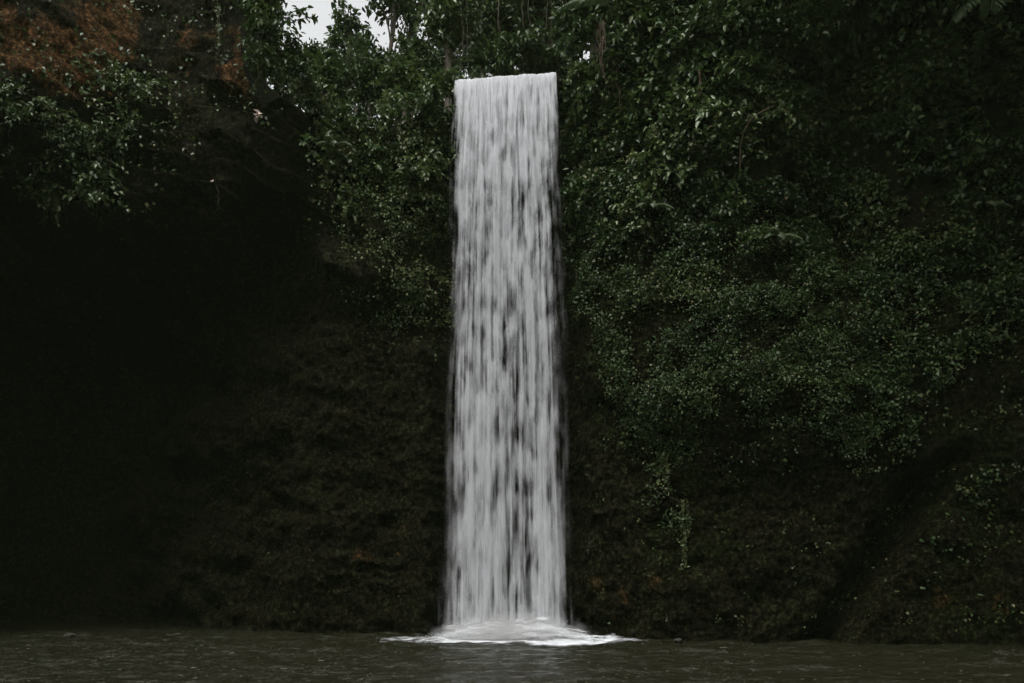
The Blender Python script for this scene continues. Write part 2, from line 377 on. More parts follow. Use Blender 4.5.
# ------------------------------------------------------------------ waterfall
def fall_material(name, seed, dens, edge):
    m, t, b, out = newmat(name)
    uvn = N(t, 'UVMap').outputs[0]; sx = N(t, 'SeparateXYZ'); t.links.new(uvn, sx.inputs[0]); u, v = sx.outputs[0], sx.outputs[1]
    def nz(su, sv, det=2, rough=0.5, k=0.0, warp=0.0, shared=False):
        cm = N(t, 'CombineXYZ'); t.links.new(math_(t, 'MULTIPLY', u, su), cm.inputs[0]); t.links.new(math_(t, 'MULTIPLY', v, sv), cm.inputs[1]); cm.inputs[2].default_value = (seed * 0.12 if shared else seed * 7.3) + k
        n = N(t, 'TexNoise', Scale=1.0, Detail=det, Roughness=rough); n.inputs['Distortion'].default_value = warp
        t.links.new(cm.outputs[0], n.inputs[0]); return n.outputs[0]
    broad = nz(1.3, 1.6, 2, 0.5, 0, shared=True); streak = nz(10.0, 3.0, 1, 0.5, 10); fine = nz(17.0, 4.0, 1, 0.5, 20, shared=True); blob = nz(5.5, 14.0, 2, 0.55, 30, shared=True)
    k = math_(t, 'ADD', math_(t, 'MULTIPLY', streak, 2.1), math_(t, 'MULTIPLY', fine, 1.5))
    bw = ramp(t, v, [(0.3, (0.05,) * 3), (0.95, (1, 1, 1))])
    blob = math_(t, 'ADD', math_(t, 'MULTIPLY', math_(t, 'SUBTRACT', blob, 0.5), bw), 0.5)
    sst = nz(9.0, 2.0, 1, 0.5, 50, shared=True)
    k = math_(t, 'ADD', k, math_(t, 'MULTIPLY', math_(t, 'SUBTRACT', sst, 0.5), 1.3))
    k = math_(t, 'ADD', k, math_(t, 'MULTIPLY', blob, 2.4)); k = math_(t, 'ADD', k, math_(t, 'MULTIPLY', broad, 0.9))
    # mean of k = 2.2; water thins as it accelerates
    thin = ramp(t, math_(t, 'DIVIDE', v, 2.05), [(0.0, (1, 1, 1)), (0.22, (0.62,) * 3), (0.5, (0.42,) * 3), (0.8, (0.45,) * 3), (0.97, (0.62,) * 3), (1.0, (0.8,) * 3)])
    d = math_(t, 'ADD', math_(t, 'SUBTRACT', k, 3.45), math_(t, 'MULTIPLY', math_(t, 'SUBTRACT', thin, 0.5), dens))
    e = N(t, 'Attribute', attribute_name='edge').outputs['Fac']
    d = math_(t, 'ADD', d, N(t, 'Attribute', attribute_name='thick').outputs['Fac'])
    a = ramp(t, math_(t, 'ADD', math_(t, 'MULTIPLY', math_(t, 'SUBTRACT', d, math_(t, 'MULTIPLY', math_(t, 'SUBTRACT', 1.0, e), 0.5)), 0.72), 0.475), [(0.14, (0.0,) * 3), (0.45, (0.16,) * 3), (0.72, (0.42,) * 3), (0.98, (0.55,) * 3)])
    a = math_(t, 'MULTIPLY', a, e)
    df = N(t, 'BsdfDiffuse'); df.inputs[0].default_value = (0.76, 0.775, 0.80, 1)
    tl = N(t, 'BsdfTranslucent'); tl.inputs[0].default_value = (0.76, 0.775, 0.80, 1)
    m1 = N(t, 'MixShader'); m1.inputs[0].default_value = 0.4; t.links.new(df.outputs[0], m1.inputs[1]); t.links.new(tl.outputs[0], m1.inputs[2])
    tp = N(t, 'BsdfTransparent'); m2 = N(t, 'MixShader'); t.links.new(a, m2.inputs[0]); t.links.new(tp.outputs[0], m2.inputs[1]); t.links.new(m1.outputs[0], m2.inputs[2])
    t.links.new(m2.outputs[0], out.inputs[0]); return m
G = 9.81
wf = empty('waterfall', (0, 28.5, 0))
tag(wf, 'tall white waterfall dropping from the cliff lip into the pool', 'waterfall')
LIPY = 28.55
def lip_z(x): return 19.77 + 0.075 * (x + 2) + 0.018 * noise(x * 2, 0 * x, 0 * x, 7) + 0.012 * noise(x * 7, 0 * x, 0 * x, 8)
for li, (dy, grow, x0, x1, dens, edge) in enumerate([(0.34, 0.0, -1.96, 1.48, 1.5, 0), (0.2, 0.1, -1.99, 1.51, 1.4, 0), (0.1, 0.2, -2.0, 1.53, 1.3, 0), (0.0, 0.3, -2.01, 1.54, 1.3, 0), (-0.1, 0.35, -2.02, 1.55, 1.1, 0), (-0.2, 0.5, -2.04, 1.57, 0.9, 0), (-0.32, 0.65, -2.06, 1.59, 0.6, 0)]):
    nu, nv = 150, 330
    uu = np.linspace(0, 1, nu)[None, :]; vv = np.linspace(-0.35, 2.03, nv)[:, None]
    t_ = np.clip(vv, 0, None); rimx = x0 + (x1 - x0) * uu
    drop = 0.5 * G * t_ ** 2
    cx = -0.16;  sp = 1 + (0.27 + grow * 0.20) * (drop / 20) ** 0.8
    Xw = cx + 0.10 * drop / 20 + (rimx - cx) * sp + 0.05 * noise(uu * 9, t_ * 2.5, 0 * uu, 100 + li) * ss(0, 0.8, t_)
    Yw = LIPY + dy * (0.06 + 0.94 * ss(0, 0.9, t_)) - np.where(vv < 0, vv * 4.0, 0) - 0.42 * t_ + (0.10 * noise(uu * 14, t_ * 1.5, 0 * uu, 110 + li) + 0.10 * noise(uu * 5, t_ * 3, 0 * uu, 120 + li)) * ss(0.2, 1.2, t_)
    Zw = np.maximum(lip_z(rimx) - drop + 0.004 * li + np.where(vv < 0, -vv * 0.01, 0), -0.3)
    ew = 0.03 + 0.17 * ss(0.1, 1.6, t_)
    edge_ = ss(0, ew, uu + 0.03 * noise(uu * 0, t_ * 6, 0 * uu, 130 + li)) * ss(0, ew, 1 - uu + 0.03 * noise(uu * 0, t_ * 6, 0 * uu, 140 + li)) + 0 * vv
    edge_ = edge_ ** 1.1
    Gs = lambda c, w_: np.exp(-((rimx - c) / w_) ** 2)
    th = ss(0.9, 1.5, t_) * (-0.12 * Gs(-0.12, 0.3) + 0.12 * Gs(-1.05, 0.3) + 0.10 * Gs(0.85, 0.35) - 0.07) + ss(1.0, 0.2, t_) * 0.08 * Gs(-1.3, 0.6)
    UVc = np.stack([rimx + 0 * vv, np.broadcast_to(vv, (nv, nu))], -1).reshape(-1, 2)
    P = np.stack([Xw + 0 * vv, Yw, Zw], -1).reshape(-1, 3) - np.array([0, 28.5, 0])
    mesh_obj('water_curtain', P, grid_faces(nv, nu), fall_material('falling_water_%d' % li, li, dens, edge), wf, attrs={'edge': edge_.ravel(), 'thick': th.ravel()}, uv=UVc)

def foam_material(name, soft=True):
    m, t, b, out = newmat(name)
    tc = N(t, 'TexCoord').outputs['Object']
    n = N(t, 'TexNoise', Scale=2.0, Detail=4, Roughness=0.6)
    mp = N(t, 'Mapping'); mp.inputs['Scale'].default_value = (0.8, 1.6, 1.5); t.links.new(tc, mp.inputs[0]); t.links.new(mp.outputs[0], n.inputs[0])
    at = N(t, 'Attribute', attribute_name='cover').outputs['Fac']
    a = ramp(t, math_(t, 'ADD', at, math_(t, 'MULTIPLY', math_(t, 'SUBTRACT', n.outputs[0], 0.5), 2.0)), [(0.30, (0, 0, 0)), (1.0, (0.85,) * 3)])
    df = N(t, 'BsdfDiffuse'); df.inputs[0].default_value = (0.66, 0.69, 0.72, 1)
    tp = N(t, 'BsdfTransparent'); m2 = N(t, 'MixShader'); t.links.new(a, m2.inputs[0]); t.links.new(tp.outputs[0], m2.inputs[1]); t.links.new(df.outputs[0], m2.inputs[2])
    t.links.new(m2.outputs[0], out.inputs[0]); return m
FOAM = foam_material('foam')
# churned mounds, several shells so the top reads soft
for k in range(7):
    nr, na = 70, 220
    r = np.linspace(0, 1, nr)[:, None] ; a = np.linspace(0, 2 * np.pi, na, endpoint=False)[None, :]
    Xf = 0.05 + np.cos(a) * r * (5.2 if k == 0 else 3.5); Yf = (26.6 if k == 0 else 27.2) + np.sin(a) * r * (2.7 if k == 0 else 1.6)
    base = np.exp(-((Xf + 0.1) / 2.5) ** 4) * np.exp(-((Yf - 27.5) / 1.0) ** 2)
    H = (0.04 + 0.06 * k) * base * (1.0 + 0.35 * np.exp(-((Xf + 1.5) / 0.7) ** 2) + 0.4 * np.exp(-((Xf - 1.1) / 0.7) ** 2) + 0.5 * fbm(Xf * 0.9, Yf * 0.9, k * 0.6 + 0 * Xf, 3, 150))
    cov = ((1.05 if k == 0 else 1.2) - 0.12 * k) * (1 - ss(0.30 if k == 0 else 0.25, 1.0, r + 0.16 * noise(np.cos(a) * 3, np.sin(a) * 3, r * 3, 155 + k)))
    P = np.stack([Xf, Yf, H + wz(Xf, Yf) * (0.6 if k else 1) + 0.04 + 0.012 * k], -1).reshape(-1, 3) - np.array([0, 28.5, 0])
    mesh_obj('foam', P, grid_faces(nr, na, True), FOAM, wf, attrs={'cover': cov.ravel()})
# spray droplets round the base
rng = np.random.default_rng(5)
n = 5000
xa = rng.uniform(-2.4, 2.2, n); xa += rng.normal(size=n) * 0.45
hh = np.abs(rng.normal(size=n)) ** 1.0 * 0.22 * np.exp(-((xa + 0.1) / 2.6) ** 4) - 0.08
P = np.stack([xa, 26.9 + rng.normal(size=n) * 0.7 - 0.2, hh], -1) - np.array([0, 28.5, 0])
r = rng.uniform(0.004, 0.011, n)
oc = np.array([(1, 0, 0), (-1, 0, 0), (0, 1, 0), (0, -1, 0), (0, 0, 1.3), (0, 0, -1.3)])
of = np.array([(0, 2, 4), (2, 1, 4), (1, 3, 4), (3, 0, 4), (2, 0, 5), (1, 2, 5), (3, 1, 5), (0, 3, 5)])
SV_ = (P[:, None] + oc[None] * r[:, None, None]).reshape(-1, 3); SF_ = (np.arange(n)[:, None, None] * 6 + of[None]).reshape(-1, 3)
DROP = newmat('water_drop')[0]; DROP.node_tree.nodes['Principled BSDF'].inputs['Base Color'].default_value = (0.8, 0.82, 0.85, 1)
sp_ = mesh_obj('spray', SV_, SF_, DROP, wf); sp_['kind'] = 'stuff'
# soft spray cloud standing over the foam
an = np.linspace(0, 2 * np.pi, 40, endpoint=False)[None, :]; bb = np.linspace(0.02, np.pi - 0.02, 20)[:, None]
mv = np.stack([3.0 * np.sin(bb) * np.cos(an), 2.0 * np.sin(bb) * np.sin(an), 0.85 * np.cos(bb) + 0 * an], -1).reshape(-1, 3)
mist = mesh_obj('mist', mv, grid_faces(20, 40, True)[:, ::-1], None, wf); mist.location = (-0.1, -1.7, 0.04)
mm_ = bpy.data.materials.new('mist'); mm_.use_nodes = True; t = mm_.node_tree; t.nodes.remove(t.nodes['Principled BSDF'])
tc = N(t, 'TexCoord').outputs['Object']; mp = N(t, 'Mapping'); mp.inputs['Scale'].default_value = (1 / 3.0, 1 / 2.0, 1 / 0.85); t.links.new(tc, mp.inputs[0])
ln = N(t, 'VectorMath'); ln.operation = 'LENGTH'; t.links.new(mp.outputs[0], ln.inputs[0])
nn_ = N(t, 'TexNoise', Scale=1.6, Detail=2, Roughness=0.5); t.links.new(tc, nn_.inputs[0])
fall_ = ramp(t, math_(t, 'ADD', ln.outputs['Value'], math_(t, 'MULTIPLY', math_(t, 'SUBTRACT', nn_.outputs[0], 0.5), 0.7)), [(0.1, (1, 1, 1)), (0.5, (0.3,) * 3), (0.92, (0, 0, 0))])
vs = N(t, 'VolumeScatter'); vs.inputs['Color'].default_value = (0.97, 0.98, 1, 1); t.links.new(math_(t, 'MULTIPLY', fall_, 2.3), vs.inputs['Density'])
t.links.new(vs.outputs[0], t.nodes['Material Output'].inputs['Volume']); mist.data.materials.append(mm_); mist['kind'] = 'stuff'
# small pale flecks scattered on the pool
n = 420
P = np.stack([rng.uniform(-18, 15, n), 28 - 13 * rng.uniform(size=n) ** 0.8, np.full(n, 0.035)], -1); P[:, 2] = wz(P[:, 0], P[:, 1]) + 0.008
sx = rng.uniform(0.012, 0.045, n) * np.where(rng.uniform(size=n) < 0.06, 3.0, 1); an = np.linspace(0, 2 * np.pi, 7, endpoint=False)
ring = np.stack([np.cos(an), np.sin(an) * 0.6, 0 * an], -1)
top_ = (P[:, None] + ring[None] * sx[:, None, None] * rng.uniform(0.6, 1.3, (n, 7, 1)))
bot_ = top_ - np.array([0, 0, 0.014]); VV = np.concatenate([top_, bot_], 1).reshape(-1, 3)
j = np.arange(7); side = np.stack([j, (j + 1) % 7, (j + 1) % 7 + 7, j + 7], -1); cap = np.array([(0, 1, 2, 3), (0, 3, 4, 5), (0, 5, 6, 0)])[:2]
FF = (np.arange(n)[:, None, None] * 14 + np.concatenate([side, cap])[None]).reshape(-1, 4)
FLK = newmat('pale_fleck')[0]; FLK.node_tree.nodes['Principled BSDF'].inputs['Base Color'].default_value = (0.17, 0.165, 0.13, 1)
tag(mesh_obj('pale_flecks', VV, FF, FLK), 'small pale flecks scattered over the pool', None, None, 'stuff')

# ------------------------------------------------------------------ climbing plants on the walls
SA, SB = s_of_x(2.0), s_of_x(17.0)
def poly_low(pts):
    xs_, ys_ = zip(*pts); return lambda px: np.interp(px, xs_, ys_)
low_edge = poly_low([(560, 290), (590, 315), (620, 420), (660, 455), (700, 440), (730, 405), (790, 415), (850, 452), (900, 460), (925, 405), (960, 350), (1030, 320)])
def ivy_mask(px, py):
    e = low_edge(px)
    m = ss(22, -25, py - e) * ss(556, 575, px)
    m = m * (0.35 + 0.65 * ss(560, 640, px)) * (1 - 0.5 * ss(860, 930, px)) * (1 - 0.75 * np.exp(-((px - 850) / 45) ** 2 - ((py - 130) / 75) ** 2))
    m = np.maximum(m, 0.018 * ss(560, 600, px) * (py < 640))
    m = np.maximum(m, 0.34 * np.exp(-((px - 662) / 10) ** 2 - ((py - 490) / 40) ** 2) + 0.24 * np.exp(-((px - 684 - (py - 530) * 0.2) / 9) ** 2 - ((py - 530) / 40) ** 2))
    m = np.maximum(m, 0.95 * np.exp(-((px - 567) / 16) ** 2 - ((py - 100) / 40) ** 2))
    return np.maximum(m, 0.16 * np.exp(-((px - 965) / 26) ** 2 - ((py - 500) / 34) ** 2))
lb = LB()
rng = np.random.default_rng(11)
ivsize = lambda px, py: 0.075 + 0.10 * ss(330, 60, py) + 0.03 * ss(850, 950, px)
lb.add(*wall_leaves(rng, 170000, SA, SB, 0.4, 26, ivy_mask, ivsize, out=0.2, lump=0.3, cluster=3, spread=0.10, tint=(0.0, 0.8)))
tag(lb.build('ivy', IVY), 'dense small leaved ivy covering the cliff right of the waterfall', None, None, 'stuff')

def crk_mask(px, py):
    m = 0.9 * np.exp(-((px - 405) / 42) ** 2 - ((py - 215) / 38) ** 2) + 0.7 * np.exp(-((px - 420) / 36) ** 2 - ((py - 300) / 26) ** 2) + 0.6 * ss(300, 330, px) * np.exp(-((py - 150) / 45) ** 2) * ss(462, 440, px) + 0.8 * np.exp(-((px - 448) / 12) ** 2 - ((py - 95) / 25) ** 2)
    m = m + 0.35 * np.exp(-((px - 350) / 22) ** 2 - ((py - 215) / 15) ** 2)
    return m
lb = LB(); rng = np.random.default_rng(12)
SC, SD = s_of_x(-9.5), s_of_x(-2.0)
lb.add(*wall_leaves(rng, 40000, SC, SD, 8, 19.5, crk_mask, lambda a, b: 0.095 + 0.05 * ss(230, 180, b), out=0.15, lump=0.25, cluster=2, spread=0.10, tint=(0.1, 0.95)))
tag(lb.build('creeper_leaves', IVY), 'small leaved creeper on the brown rock left of the waterfall', None, None, 'stuff')
lb = LB(); rng = np.random.default_rng(17)
fl = lambda px, py: (0.9 * np.exp(-((px - 75) / 62) ** 2 - ((py - 128) / 48) ** 2) + 0.6 * np.exp(-((px - 100) / 30) ** 2 - ((py - 185) / 28) ** 2) + 0.3 * np.exp(-((px - 125) / 40) ** 2 - ((py - 85) / 25) ** 2) + 0.06 * ss(150, 110, py) * ss(290, 260, px) + 0.15 * ss(225, 262, px) * ss(120, 90, py)) * ss(300, 290, px)
lb.add(*wall_leaves(rng, 26000, s_of_x(-20), s_of_x(-8), 13, 28, fl, lambda a, b: 0.13 + 0.03 * ss(150, 190, b), out=0.25, lump=0.35, cluster=2, spread=0.14, tint=(0.0, 0.8)))
tag(lb.build('trailing_creeper_leaves', IVY), 'leafy creepers trailing over the orange soil on the far left', None, None, 'stuff')
lb = LB(); rng = np.random.default_rng(13)
dm = lambda px, py: 0.5 * ss(150, 260, px) * ss(460, 440, px) * ss(150, 200, py) * (0.3 + 0.7 * np.exp(-((py - 320) / 70) ** 2)) + 0.05 + 0.06 * ss(110, 60, py) * ss(300, 250, px)
lb.add(*wall_leaves(rng, 5000, s_of_x(-19), s_of_x(-2.5), 0.5, 27, dm, lambda a, b: 0.06 + 0 * a, out=0.05, lump=0.05, cluster=1, spread=0.05, tint=(0.3, 1.0)))
tag(lb.build('scattered_seedling_leaves', IVY), 'tiny scattered plants dotting the dark rock left of the fall', None, None, 'stuff')

# ------------------------------------------------------------------ shrubs rooted in the wall
def shrub(name, s, z, r, nst, leaf, seed, mat, label, group, cat='shrub', hang=0.5, per=16, width=0.6, upl=0.95, tint=(0.1, 0.9), lum=1.0, P0=None, Nw=None):
    rng = np.random.default_rng(seed)
    if P0 is None:
        P0 = wall(s, z); Nw = wall_n(np.array([s]), np.array([z]))[0]; Nw = Nw * np.array([1, 1, 0.3]); Nw /= np.linalg.norm(Nw)
    o = empty(name, P0); tag(o, label, cat, group); st = TB(); lb = LB()
    side = np.cross(Nw, UP); side /= np.linalg.norm(side)
    for k in range(nst):
        d = Nw * rng.uniform(0.15, 0.9) + side * rng.normal() * 0.75 + UP * rng.normal(0.1, 0.65); d /= np.linalg.norm(d)
        L = r * rng.uniform(0.55, 1.2); t = np.linspace(0, 1, 7)[:, None]
        b = P0 + side * rng.normal() * r * 0.25 + UP * rng.normal() * r * 0.2
        path = b + d * L * t - UP * hang * L * t ** 2 * rng.uniform(0.5, 1.4)
        st.add(path, np.linspace(0.022, 0.005, 7), 5)
        m = per; q = rng.uniform(0.15, 1.0, m) ** 0.7
        pp = np.stack([np.interp(q, t[:, 0], path[:, c]) for c in range(3)], 1) + rnd(rng, m) * 0.07 * r
        uu = rnd(rng, m) * 0.8 + d * 0.5 - UP * 0.35
        nn = UP * upl + Nw * 0.35 + rnd(rng, m) * 0.35
        V, Fc = leaves(pp, uu, nn, leaf * rng.uniform(0.6, 1.3, m), width=width, fold=0.12, droop=0.25)
        tb_ = rng.uniform(tint[0], tint[1]); lb.add(V, Fc, (tb_ * 0.5 + 0.5 * rng.uniform(tint[0], tint[1], m)))
    st.build('stem', STEM, o); lb.build('foliage', mat, o)
    return o
def sz(px, py, Y=None):
    """wall coordinates of the front wall that project near the picture point"""
    Yg = 27.5
    for _ in range(8):
        P = w3(px, py, Yg); s = s_of_x(P[0]); Pw = wall(s, P[2]); s = s + (P[0] - Pw[0]) * 0.9; Pw = wall(s, P[2]); Yg = 0.5 * Yg + 0.5 * Pw[1]
    return float(s), float(P[2])
WS = [ # px, py, radius, stems, leaf, material, label
 (610, 70, 1.0, 26, .24, 'L', 'droopy broad leaved shrub just below the hanging brown roots'),
 (640, 25, 1.2, 30, .25, 'L', 'large shrub at the top edge right of the hanging roots'),
 (652, 95, 1.1, 28, .23, 'L', 'shrub of drooping leaf rosettes below the top shrub right of the roots'),
 (690, 45, 1.3, 30, .24, 'L', 'grey green shrub bulging from the upper right cliff'),
 (735, 20, 1.2, 30, .22, 'L', 'shrub with pale leaf tips at the top of the right cliff'),
 (700, 115, 1.3, 30, .22, 'P', 'bright green shrub in the middle of the upper right cliff'),
 (665, 165, 1.1, 26, .21, 'P', 'fresh green shrub overhanging the ivy right of the waterfall'),
 (745, 75, 1.2, 28, .22, 'L', 'shrub left of the thin arching bare branch'),
 (800, 30, 1.3, 30, .22, 'L', 'brownish green shrub beneath the upper right palm frond'),
 (850, 15, 1.1, 24, .22, 'L', 'olive shrub topmost above the dark hollow'),
 (780, 110, 1.0, 20, .2, 'L', 'shaded shrub right of the thin arching bare branch'),
 (920, 75, 1.2, 24, .22, 'L', 'dim shrub right of the dark hollow'),
 (985, 60, 1.2, 24, .24, 'L', 'dim shrub near the top right corner'),
 (960, 150, 1.2, 20, .22, 'L', 'sparse dim shrub on the far right of the ivy wall'),
 (720, 200, 1.0, 22, .18, 'L', 'leafy shrub amid the ivy under the bright green shrub'),
 (640, 215, .9, 20, .17, 'P', 'small yellowish green shrub low on the left of the ivy'),
 (585, 115, 1.0, 24, .2, 'L', 'dark glossy shrub touching the right edge of the waterfall'),
 (590, 190, .9, 20, .17, 'L', 'dark low shrub beside the waterfall under the glossy one'),
 (430, 110, 1.0, 26, .2, 'L', 'broad leaved shrub at the left edge of the waterfall lip'),
 (395, 115, 1.0, 28, .19, 'P', 'yellowish shrub on the ledge left of the waterfall'),
 (350, 120, 1.0, 26, .2, 'L', 'bushy plant in the middle of the left ledge'),
 (325, 145, .9, 22, .24, 'P', 'bright large leaved plant at the left end of the ledge greenery'),
 (375, 160, 1.0, 26, .22, 'L', 'leafy shrub hanging over the middle of the left ledge'),
 (425, 165, .9, 24, .21, 'P', 'bright leaved shrub hanging close to the left of the waterfall'),
 (310, 92, .9, 24, .18, 'P', 'blue green shrub under the sky gap on the cliff top'),
 (350, 205, .6, 14, .2, 'P', 'small bright plant spilling below the left ledge'),
 (100, 175, .9, 24, .2, 'P', 'bright round leaved plant at the tip of the far left greenery'),
 (75, 140, 1.1, 26, .16, 'L', 'leafy shrub in the middle of the far left greenery'),
 (122, 85, .9, 24, .15, 'P', 'fine leaved pale shrub below the orange soil'),
 (30, 110, 1.1, 24, .15, 'L', 'dim shrub at the left edge under the orange soil'),
 (55, 185, .8, 18, .14, 'L', 'dark low shrub at the bottom left of the far left greenery'),
 (120, 130, .9, 22, .15, 'L', 'small leaved shrub right of the far left greenery'),
]
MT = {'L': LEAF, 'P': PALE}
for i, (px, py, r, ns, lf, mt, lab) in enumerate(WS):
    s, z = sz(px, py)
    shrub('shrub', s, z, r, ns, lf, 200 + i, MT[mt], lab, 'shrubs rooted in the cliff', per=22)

# ------------------------------------------------------------------ trees on the plateau
def tree(name, base, h, tr, crown_c, crown_r, nleaf, leaf, seed, label, cat='tree', group='trees above the waterfall', lean=(0, 0), mat=None, nl=14, parts=True):
    rng = np.random.default_rng(seed); o = empty(name, base); tag(o, label, cat, group)
    base = np.array(base, float); tb = TB(); lb = LB(); cc = np.array(crown_c, float); cr = np.array(crown_r, float)
    topp = np.array([base[0] + lean[0], base[1] + lean[1], base[2] + h]); t = np.linspace(0, 1, 14)[:, None]
    path = base - UP * 0.6 * (1 - t) + (topp - base) * t + np.stack([0.25 * noise(t[:, 0] * 3, seed + 0 * t[:, 0], 0 * t[:, 0], 1), 0.2 * noise(t[:, 0] * 3, seed + 0 * t[:, 0], 0 * t[:, 0], 2), 0 * t[:, 0]], 1)
    tb.add(path, tr * (1.15 - 0.85 * t[:, 0]) + 0.25 * tr * np.exp(-t[:, 0] * 14), 9)
    ends = []
    for k in range(nl):
        v = rnd(rng, 1)[0]; v /= np.linalg.norm(v); e = cc + cr * v * rng.uniform(0.35, 0.95)
        q = rng.uniform(0.35, 0.95); st = np.array([np.interp(q, t[:, 0], path[:, c]) for c in range(3)])
        tt = np.linspace(0, 1, 8)[:, None]; p = st + (e - st) * tt + UP * 0.5 * np.sin(tt * np.pi) + rnd(rng, 8) * 0.07 * np.sin(tt * np.pi)
        tb.add(p, np.linspace(tr * 0.35, 0.02, 8), 5); ends.append(e)
        for _ in range(3):
            q2 = rng.integers(3, 8) if False else rng.integers(3, 7); e2 = p[q2] + rnd(rng, 1)[0] * cr * 0.3
            p2 = p[q2] + (e2 - p[q2]) * np.linspace(0, 1, 5)[:, None]; tb.add(p2, np.linspace(tr * 0.14, 0.012, 5), 4); ends.append(e2)
    ends = np.array(ends); m = nleaf
    c = ends[rng.integers(0, len(ends), m)]; pp = c + rnd(rng, m) * cr * 0.17 * rng.uniform(0.3, 1.3, m)[:, None]
    nn = UP * 0.8 + rnd(rng, m) * 0.55; uu = rnd(rng, m) + (pp - cc) / cr * 0.4 - UP * 0.4
    V, Fc = leaves(pp, uu, nn, leaf * rng.uniform(0.6, 1.35, m), width=rng.uniform(0.4, 0.7, m), fold=0.1, droop=0.25)
    lb.add(V, Fc, rng.uniform(0, 0.85, m)); tb.build('trunk', BARK, o); lb.build('crown', mat or LEAF, o)
    return o
def T(px, Y, h, tr, cpx, cpy, cw, chh, nleaf, leaf, seed, label, **kw):
    x = (px - 512) / F * Y; c = w3(cpx, cpy, Y)
    return tree('tree', (x, Y, floor_z(x, Y) - 0.3), h, tr, c, (cw / F * Y, cw / F * Y * 0.8, chh / F * Y), nleaf, leaf, seed, label, **kw)
T(254, 33, 9, .22, 242, 5, 40, 70, 7000, .24, 301, 'dark dense tree left of the sky gap')
T(225, 35, 9, .25, 205, -20, 60, 70, 7000, .26, 302, 'tree behind the orange soil slope')
T(352, 40, 8, .09, 340, 28, 20, 40, 800, .26, 303, 'slender sparse tree standing in the sky gap', nl=7)
T(391, 37, 11, .13, 396, -18, 30, 38, 1900, .24, 304, 'thin trunked tree on the right side of the sky gap', nl=9)
T(407, 38, 12, .22, 422, -30, 34, 45, 2600, .24, 305, 'thicker dark trunked tree close right of the thin one', nl=10)
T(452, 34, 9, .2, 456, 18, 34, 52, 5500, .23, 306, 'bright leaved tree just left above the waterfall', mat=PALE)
T(505, 38, 11, .3, 500, 5, 50, 60, 7000, .26, 307, 'dark tree behind the left half of the lip')
T(548, 36, 11, .26, 545, -5, 45, 65, 7000, .26, 308, 'dark tree behind the right end of the lip')
T(590, 34, 10, .24, 590, -5, 42, 55, 6000, .24, 309, 'tree behind the hanging roots')
T(318, 36, 4, .08, 318, 84, 34, 20, 3600, .2, 310, 'low bushy tree beneath the left of the sky gap', nl=9)
T(288, 38, 6, .12, 284, 84, 34, 18, 2600, .2, 319, 'low tree behind the gully left of the sky gap', nl=10)
T(365, 35, 4.5, .09, 362, 82, 36, 22, 4200, .2, 311, 'low round tree beneath the middle of the sky gap', nl=9)
T(410, 34, 4, .08, 412, 76, 30, 22, 3600, .19, 312, 'low tree between the dark trunk and the waterfall', nl=9)
T(480, 46, 13, .3, 478, 0, 70, 62, 6500, .32, 313, 'distant tree far behind the left of the lip')
T(560, 48, 13, .3, 560, 0, 75, 62, 6500, .32, 314, 'distant tree far behind the right of the lip')
T(440, 52, 9, .25, 432, 62, 36, 30, 2500, .32, 315, 'distant low tree behind the bright leaved tree')
T(400, 54, 8, .2, 395, 76, 45, 24, 2600, .32, 316, 'distant low tree behind the paired trunks')
T(340, 52, 7, .2, 340, 80, 50, 20, 2600, .32, 317, 'distant low tree under the sky gap')
T(520, 33.5, 3, .07, 512, 52, 46, 16, 3600, .2, 318, 'low dark undergrowth tree over the stream above the lip', nl=10)

for i, (x, y, cx, cy_, cz, rr_, lab) in enumerate([(17.5, 27.5, 13.5, 20.5, 23.5, 4.6, 'unseen added tree shading the far right of the pool'), (11.5, 29.5, 10.5, 23.2, 24.5, 3.4, 'unseen added tree shading the dark hollow of the right cliff'), (20.5, 23, 17.5, 16.5, 23.0, 5.0, 'unseen added shade tree on the right rim nearest the camera')]):  # added crowns out of view, placed to shade the right wall
    tree('tree', (x, y, 29.5), 8, .3, (cx, cy_, cz + 3), (rr_, rr_, rr_ * 0.55), 8000, .5, 350 + i, lab, group='added trees that shade the right side', nl=16)

# rim undergrowth behind the ledge
for i, (px, py, Y, r, ns, lf, mt, lab) in enumerate([
 (300, 75, 31, 1.0, 24, .2, LEAF, 'dark bush beneath the dense left tree'),
 (335, 88, 30.5, 1.1, 28, .2, LEAF, 'bush on the rim under the slender sparse tree'),
 (372, 86, 30.5, 1.1, 28, .2, LEAF, 'bush on the rim under the thin trunked tree'),
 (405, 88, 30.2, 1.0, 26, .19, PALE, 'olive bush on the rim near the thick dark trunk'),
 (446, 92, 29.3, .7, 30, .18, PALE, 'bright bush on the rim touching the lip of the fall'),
 (268, 20, 28.6, 1.1, 34, .2, LEAF, 'dark bush at the top edge of the soil slope beside the dense tree'),
 (262, 66, 28.2, .75, 26, .15, LEAF, 'dim small leaved bush on the brown flank beside the leafy vine'),
 (282, 60, 28.6, 1.0, 32, .2, LEAF, 'bush filling the gully between the soil slope and the sky gap'),
 (584, 84, 28.2, .7, 26, .18, PALE, 'mossy bush at the right corner of the lip'),
 (590, 45, 31, 1.0, 24, .2, LEAF, 'bush between the lip and the hanging roots'),
 (480, 66, 33.5, .8, 20, .2, LEAF, 'bush in the stream bed behind the left of the lip'),
 (535, 62, 33.5, .9, 22, .2, LEAF, 'bush in the stream bed behind the right of the lip')]):
    shrub('bush', 0, 0, r, ns, lf, 400 + i, mt, lab, 'bushes along the cliff rim', cat='bush', per=24, P0=w3(px, py, Y), Nw=np.array([0, -0.8, 0.6]), hang=0.25)

